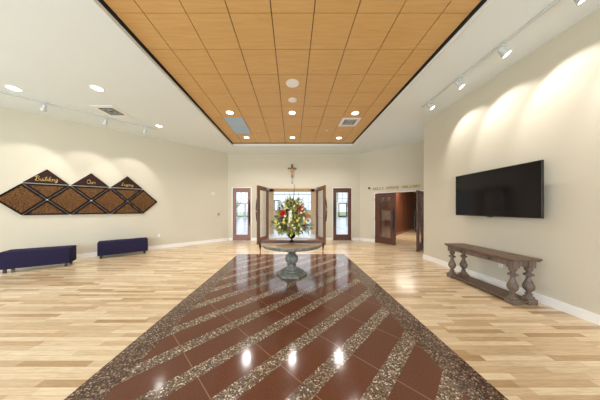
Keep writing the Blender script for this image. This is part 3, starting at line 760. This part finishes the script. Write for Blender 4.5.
# ---------------------------------------------------------------- console table
ct = thing('console_table', 'long weathered brown console table with turned legs under the television', 'table', (3.38, 2.93, 0))
CW, CL, CH = .44, 1.35, .725                      # local x = depth to the wall, y = length
top = MB().box(0, CW, 0, CL, CH-.028, CH, .006); top.build('tabletop', M['console'], ct)
MB().box(.012, CW-.012, .012, CL-.012, CH-.045, CH-.029, .004).build('top_moulding', M['console'], ct)
ap = MB().box(.06, CW-.06, .07, .095, CH-.13, CH-.046).box(.06, CW-.06, CL-.095, CL-.07, CH-.13, CH-.046).box(CW-.07, CW-.05, .096, CL-.096, CH-.13, CH-.046)
ap.box(.048, .066, .14, CL-.14, CH-.13, CH-.046); ap.build('apron', M['console_leg'], ct)
for y0, y1 in ((.16, .66), (.72, 1.20)):
    d = MB().box(.040, .047, y0, y1, CH-.122, CH-.052, .002).build('drawer', M['console_leg'], ct)
    MB().lathe([(0, .008), (.012, .008), (.016, .02), (.026, .016)], 12, (.040, (y0+y1)/2-.02, CH-.087), Matrix.Rotation(-PI/2, 3, 'Y')).build('knob', M['pull'], d, True)
prof = [(.085, .060), (.10, .066), (.115, .060), (.125, .040), (.14, .034), (.15, .046), (.162, .046), (.17, .027), (.19, .030), (.22, .052), (.255, .068), (.29, .068), (.33, .052), (.38, .034), (.42, .026), (.435, .03),
        (.445, .058), (.458, .064), (.472, .058), (.485, .032), (.505, .030), (.525, .044), (.545, .052), (.56, .045), (.57, .04)]
for x in (.095, .345):
    for y in (.10, CL-.10):
        MB().lathe(prof, 24, (x, y, 0)).box(x-.055, x+.055, y-.055, y+.055, .57, CH-.046, .003).build('leg', M['console_leg'], ct, True)
        MB().box(x-.07, x+.07, y-.07, y+.07, 0, .086, .012).build('foot', M['console_leg'], ct)
MB().box(.05, .39, .175, CL-.175, .035, .065, .004).box(.166, .274, .05, .174, .03, .06).box(.166, .274, CL-.174, CL-.05, .03, .06).build('lower_shelf', M['console'], ct)

# ---------------------------------------------------------------- outlets
def outlet(loc, rz, label):
    t = thing('wall_outlet', label, 'outlet', loc, rz)
    MB().box(-.036, .036, -.006, 0, -.058, .058, .003).build('cover_plate', M['white'], t)
    for z in (-.022, .022): MB().box(-.014, .014, -.008, -.0062, z-.012, z+.012, .002).build('socket', M['grey'], t)
p = left_at(7.16); outlet((p.x, p.y, .49), ANG, 'white outlet low on the left wall between the farther bench and the corner')
outlet((XR, 3.64, .44), -PI/2, 'white outlet on the right wall behind the console table')

# ---------------------------------------------------------------- ceiling fixtures
def spot(name, loc, target, power, deg, blend, col, rad=.03):
    l = bpy.data.lights.new(name, 'SPOT'); l.energy = power; l.spot_size = math.radians(deg); l.spot_blend = blend; l.color = col; l.shadow_soft_size = rad
    o = bpy.data.objects.new(name, l); C.objects.link(o); o.location = loc
    o.rotation_euler = (Vector(target)-Vector(loc)).to_track_quat('-Z', 'Y').to_euler(); return o
WARM = (1, .95, .90)
def can(x, y, z, r, label, group, power=45):
    t = thing('recessed_downlight', label, 'ceiling light', (x, y, z), 0, group)
    MB().lathe([(0, r), (-.006, r-.004), (-.008, r-.018), (-.002, r-.02)][::-1], 32).build('trim_ring', M['white'], t, True)
    MB().lathe([(-.0115, .3*r), (-.0095, r-.022)], 32).build('lamp_lens', M['lamp'], t)
    spot('downlight_beam', (x, y, z-.03), (x, y, 0), power, 150 if power > 60 else 125, .9, WARM, .06)
g1 = 'lit downlights in the wooden ceiling field'; g2 = 'lit downlights in the white ceiling'
can(-.01, 5.34, PZ, .105, 'bright round downlight on the centre line of the wooden ceiling, middle row', g1)
can(0, 7.2, PZ, .11, 'bright round downlight on the centre line of the wooden ceiling, row nearest the doors', g1, 150)
can(-1.74, 5.33, PZ, .11, 'bright round downlight just in front of the blue-grey return grilles', g1)
can(-1.72, 7.2, PZ, .11, 'bright round downlight between the blue-grey grilles and the door end of the wooden ceiling', g1, 150)
can(1.75, 5.36, PZ, .11, 'bright round downlight just in front of the square white air diffuser in the wood', g1)
can(1.755, 7.25, PZ, .11, 'bright round downlight between the white air diffuser and the door end of the wooden ceiling', g1, 150)
can(-5.98, 4.12, CZ, .12, 'lit downlight in the white ceiling at the far left, above the near bench', g2)
can(-4.19, 4.12, CZ, .115, 'lit downlight in the white ceiling in front of the square diffuser', g2)
can(-4.17, 6.0, CZ, .10, 'lit downlight in the white ceiling past the end of the left light track', g2)
t = thing('ceiling_speaker', 'large round off-white speaker cover on the centre line of the wooden ceiling', 'speaker', (0, 4.09, PZ))
MB().lathe([(-.012, .09), (-.010, .115), (-.0095, .117)], 40).build('speaker_grille', M['speaker'], t)
MB().lathe([(-.009, .118), (-.010, .135), (-.004, .142), (0, .142)], 40).build('rim', M['white'], t, True)
t = thing('ceiling_speaker', 'smaller round off-white speaker cover behind the largest ceiling disc', 'speaker', (0, 4.72, PZ))
MB().lathe([(-.012, .06), (-.010, .085), (-.0095, .087)], 40).build('speaker_grille', M['speaker'], t)
MB().lathe([(-.009, .088), (-.010, .102), (-.004, .108), (0, .108)], 40).build('rim', M['white'], t, True)
for x, y, lab in ((-1.16, 6.58, 'tiny white sprinkler right of the blue-grey grilles'), (1.17, 6.56, 'tiny white sprinkler left of the square air diffuser'), (-1.59, 4.43, 'tiny brass-coloured sprinkler at the left front of the wooden ceiling')):
    t = thing('sprinkler_head', lab, 'sprinkler', (x, y, PZ))
    MB().lathe([(-.012, .015), (-.008, .030), (0, .036)], 20).build('escutcheon', M['gold'] if 'brass' in lab else M['white'], t, True)
    MB().tube([(0, 0, -.035), (0, 0, -.012)], .006, 8).lathe([(-.038, .014), (-.035, .014)], 12).build('deflector', M['steel'], t)
X0, X1 = -2.03+.008, -2.03+.581-.008
for y0, y1, lab in ((5.63, 6.20, 'blue-grey square return grille nearer the camera in the wooden ceiling'), (6.24, 6.845, 'blue-grey square return grille farther from the camera in the wooden ceiling')):
    t = thing('return_grille', lab, 'air grille', ((X0+X1)/2, (y0+y1)/2, PZ), 0, 'blue-grey return grilles'); hx, hy = (X1-X0)/2, (y1-y0)/2
    MB().box(-hx, hx, -hy, -hy+.02, -.010, -.001).box(-hx, hx, hy-.02, hy, -.010, -.001).box(-hx, -hx+.02, -hy+.02, hy-.02, -.010, -.001).box(hx-.02, hx, -hy+.02, hy-.02, -.010, -.001).build('grille_frame', M['grille'], t)
    mb = MB()
    for k in range(18):
        yy = -hy+.03+k*(2*hy-.06)/17.5; mb.box(-hx+.021, hx-.021, yy, yy+.02, -.008, -.003)
    mb.box(-hx+.021, hx-.021, -hy+.021, hy-.021, -.0028, -.001); mb.build('louvres', M['grille'], t)
def diffuser(x, y, z, h, label, core):
    t = thing('air_diffuser', label, 'air vent', (x, y, z))
    f = MB(); f.box(-h, h, -h, -h+.09, -.012, -.001, .002).box(-h, h, h-.09, h, -.012, -.001, .002).box(-h, -h+.09, -h+.09, h-.09, -.012, -.001).box(h-.09, h, -h+.09, h-.09, -.012, -.001)
    f.build('diffuser_frame', M['white'], t)
    MB().box(-h+.091, h-.091, -h+.091, h-.091, -.004, -.001).build('throat', M['pull'], t)
    mb = MB()
    for k in range(core):
        q = (h-.095)*(1-k/core); 
        for sgn in (-1, 1):
            mb.box(-q, q, sgn*q-.008, sgn*q+.008, -.011, -.005); mb.box(sgn*q-.008, sgn*q+.008, -q, q, -.0105, -.0055)
    mb.build('louvres', M['grey'], t)
diffuser(1.747, 5.92, PZ, .283, 'square white air diffuser in the right side of the wooden ceiling', 4)
diffuser(-4.80, 5.10, CZ, .29, 'square white air diffuser in the white ceiling above the donor wall', 3)

# tracks
def track(a, b, label):
    a = Vector(a); b = Vector(b); L = (b-a).length; t = thing('track_rail', label, 'light track', (a.x, a.y, CZ), math.atan2(b.y-a.y, b.x-a.x))
    MB().box(0, L, -.017, .017, -.025, -.001).build('rail', M['grey'], t)
    MB().box(-.012, 0, -.02, .02, -.028, -.001).build('end_cap', M['grey'], t); MB().box(L, L+.012, -.02, .02, -.028, -.001).build('end_cap', M['grey'], t)
def head(x, y, target, label, group, power, deg):
    t = thing('track_spotlight', label, 'spotlight', (x, y, CZ-.026), 0, group)
    tg = Vector(target)-Vector((x, y, CZ-.13)); d = tg.normalized(); q = d.to_track_quat('Z', 'Y').to_matrix()
    MB().box(-.05, .05, -.016, .016, -.022, -.0005, .004).tube([(0, 0, -.022), (0, 0, -.09)], .009, 8).build('stem', M['grey'], t)
    cpos = Vector((0, 0, -.11))
    MB().lathe([(-.075, .018), (-.065, .034), (-.02, .040), (.02, .046), (.07, .062), (.075, .062)], 24, cpos, q).build('lamp_housing', M['grey'], t, True)
    MB().lathe([(.0755, .052), (.0775, .050)], 24, cpos, q).build('lamp_lens', M['lamp'], t)
    wp = Vector((x, y, CZ-.136))+d*.10
    spot('track_beam', wp, target, power, deg, .45, (1, .94, .90), .02)
track((-6.98, 3.72), (-4.41, 6.21), 'white light track on the ceiling parallel to the left wall')
track((3.28, .6), (3.28, 4.83), 'white light track on the ceiling in front of the right wall')
gl_ = 'spotlights on the left track'; gr_ = 'spotlights on the right track'
def lt(Y, z): p = left_at(Y); return (p.x, p.y, z)
head(-6.02, 4.65, lt(5.02, 1.75), 'white track spotlight above the near bench, leftmost of three on the left track', gl_, 42, 70)
head(-5.25, 5.395, lt(5.74, 1.75), 'white track spotlight beside the ceiling diffuser, middle of the left track', gl_, 42, 70)
head(-4.61, 6.01, lt(6.46, 1.75), 'white track spotlight near the far end of the left track', gl_, 42, 70)
for Y, lab in ((4.57, 'white track spotlight nearest the hallway end of the right track'), (3.78, 'white track spotlight second from the hallway end of the right track'), (2.99, 'white track spotlight third from the hallway end of the right track'), (2.20, 'white track spotlight fourth from the hallway end of the right track')):
    head(3.28, Y, (XR, Y-.46, 2.75), lab, gr_, 33, 86)

p = Vector((-3.02, 9))
def on_left(px_):                              # where the wall is met by a line of sight of the photo
    r = (292.5-px_)/192; Y = (3.02+9*K)/(K+r); return left_at(Y)
p = on_left(213.2); t = thing('thermostat', 'small white thermostat at head height on the left wall near the doors', 'thermostat', (p.x, p.y, 2.16), ANG)
MB().box(-.055, .055, -.028, 0, -.05, .05, .006).build('casing', M['white'], t); MB().box(-.02, .035, -.031, -.0285, -.005, .03).build('display', M['grille'], t)
p = on_left(218.6); t = thing('light_switch', 'small steel light switch below the thermostat, beside the corner', 'switch', (p.x, p.y, 1.24), ANG)
MB().box(-.036, .036, -.006, 0, -.058, .058, .003).build('cover_plate', M['steel'], t); MB().box(-.012, .012, -.014, -.0062, -.02, .02, .003).build('rocker', M['pull'], t)
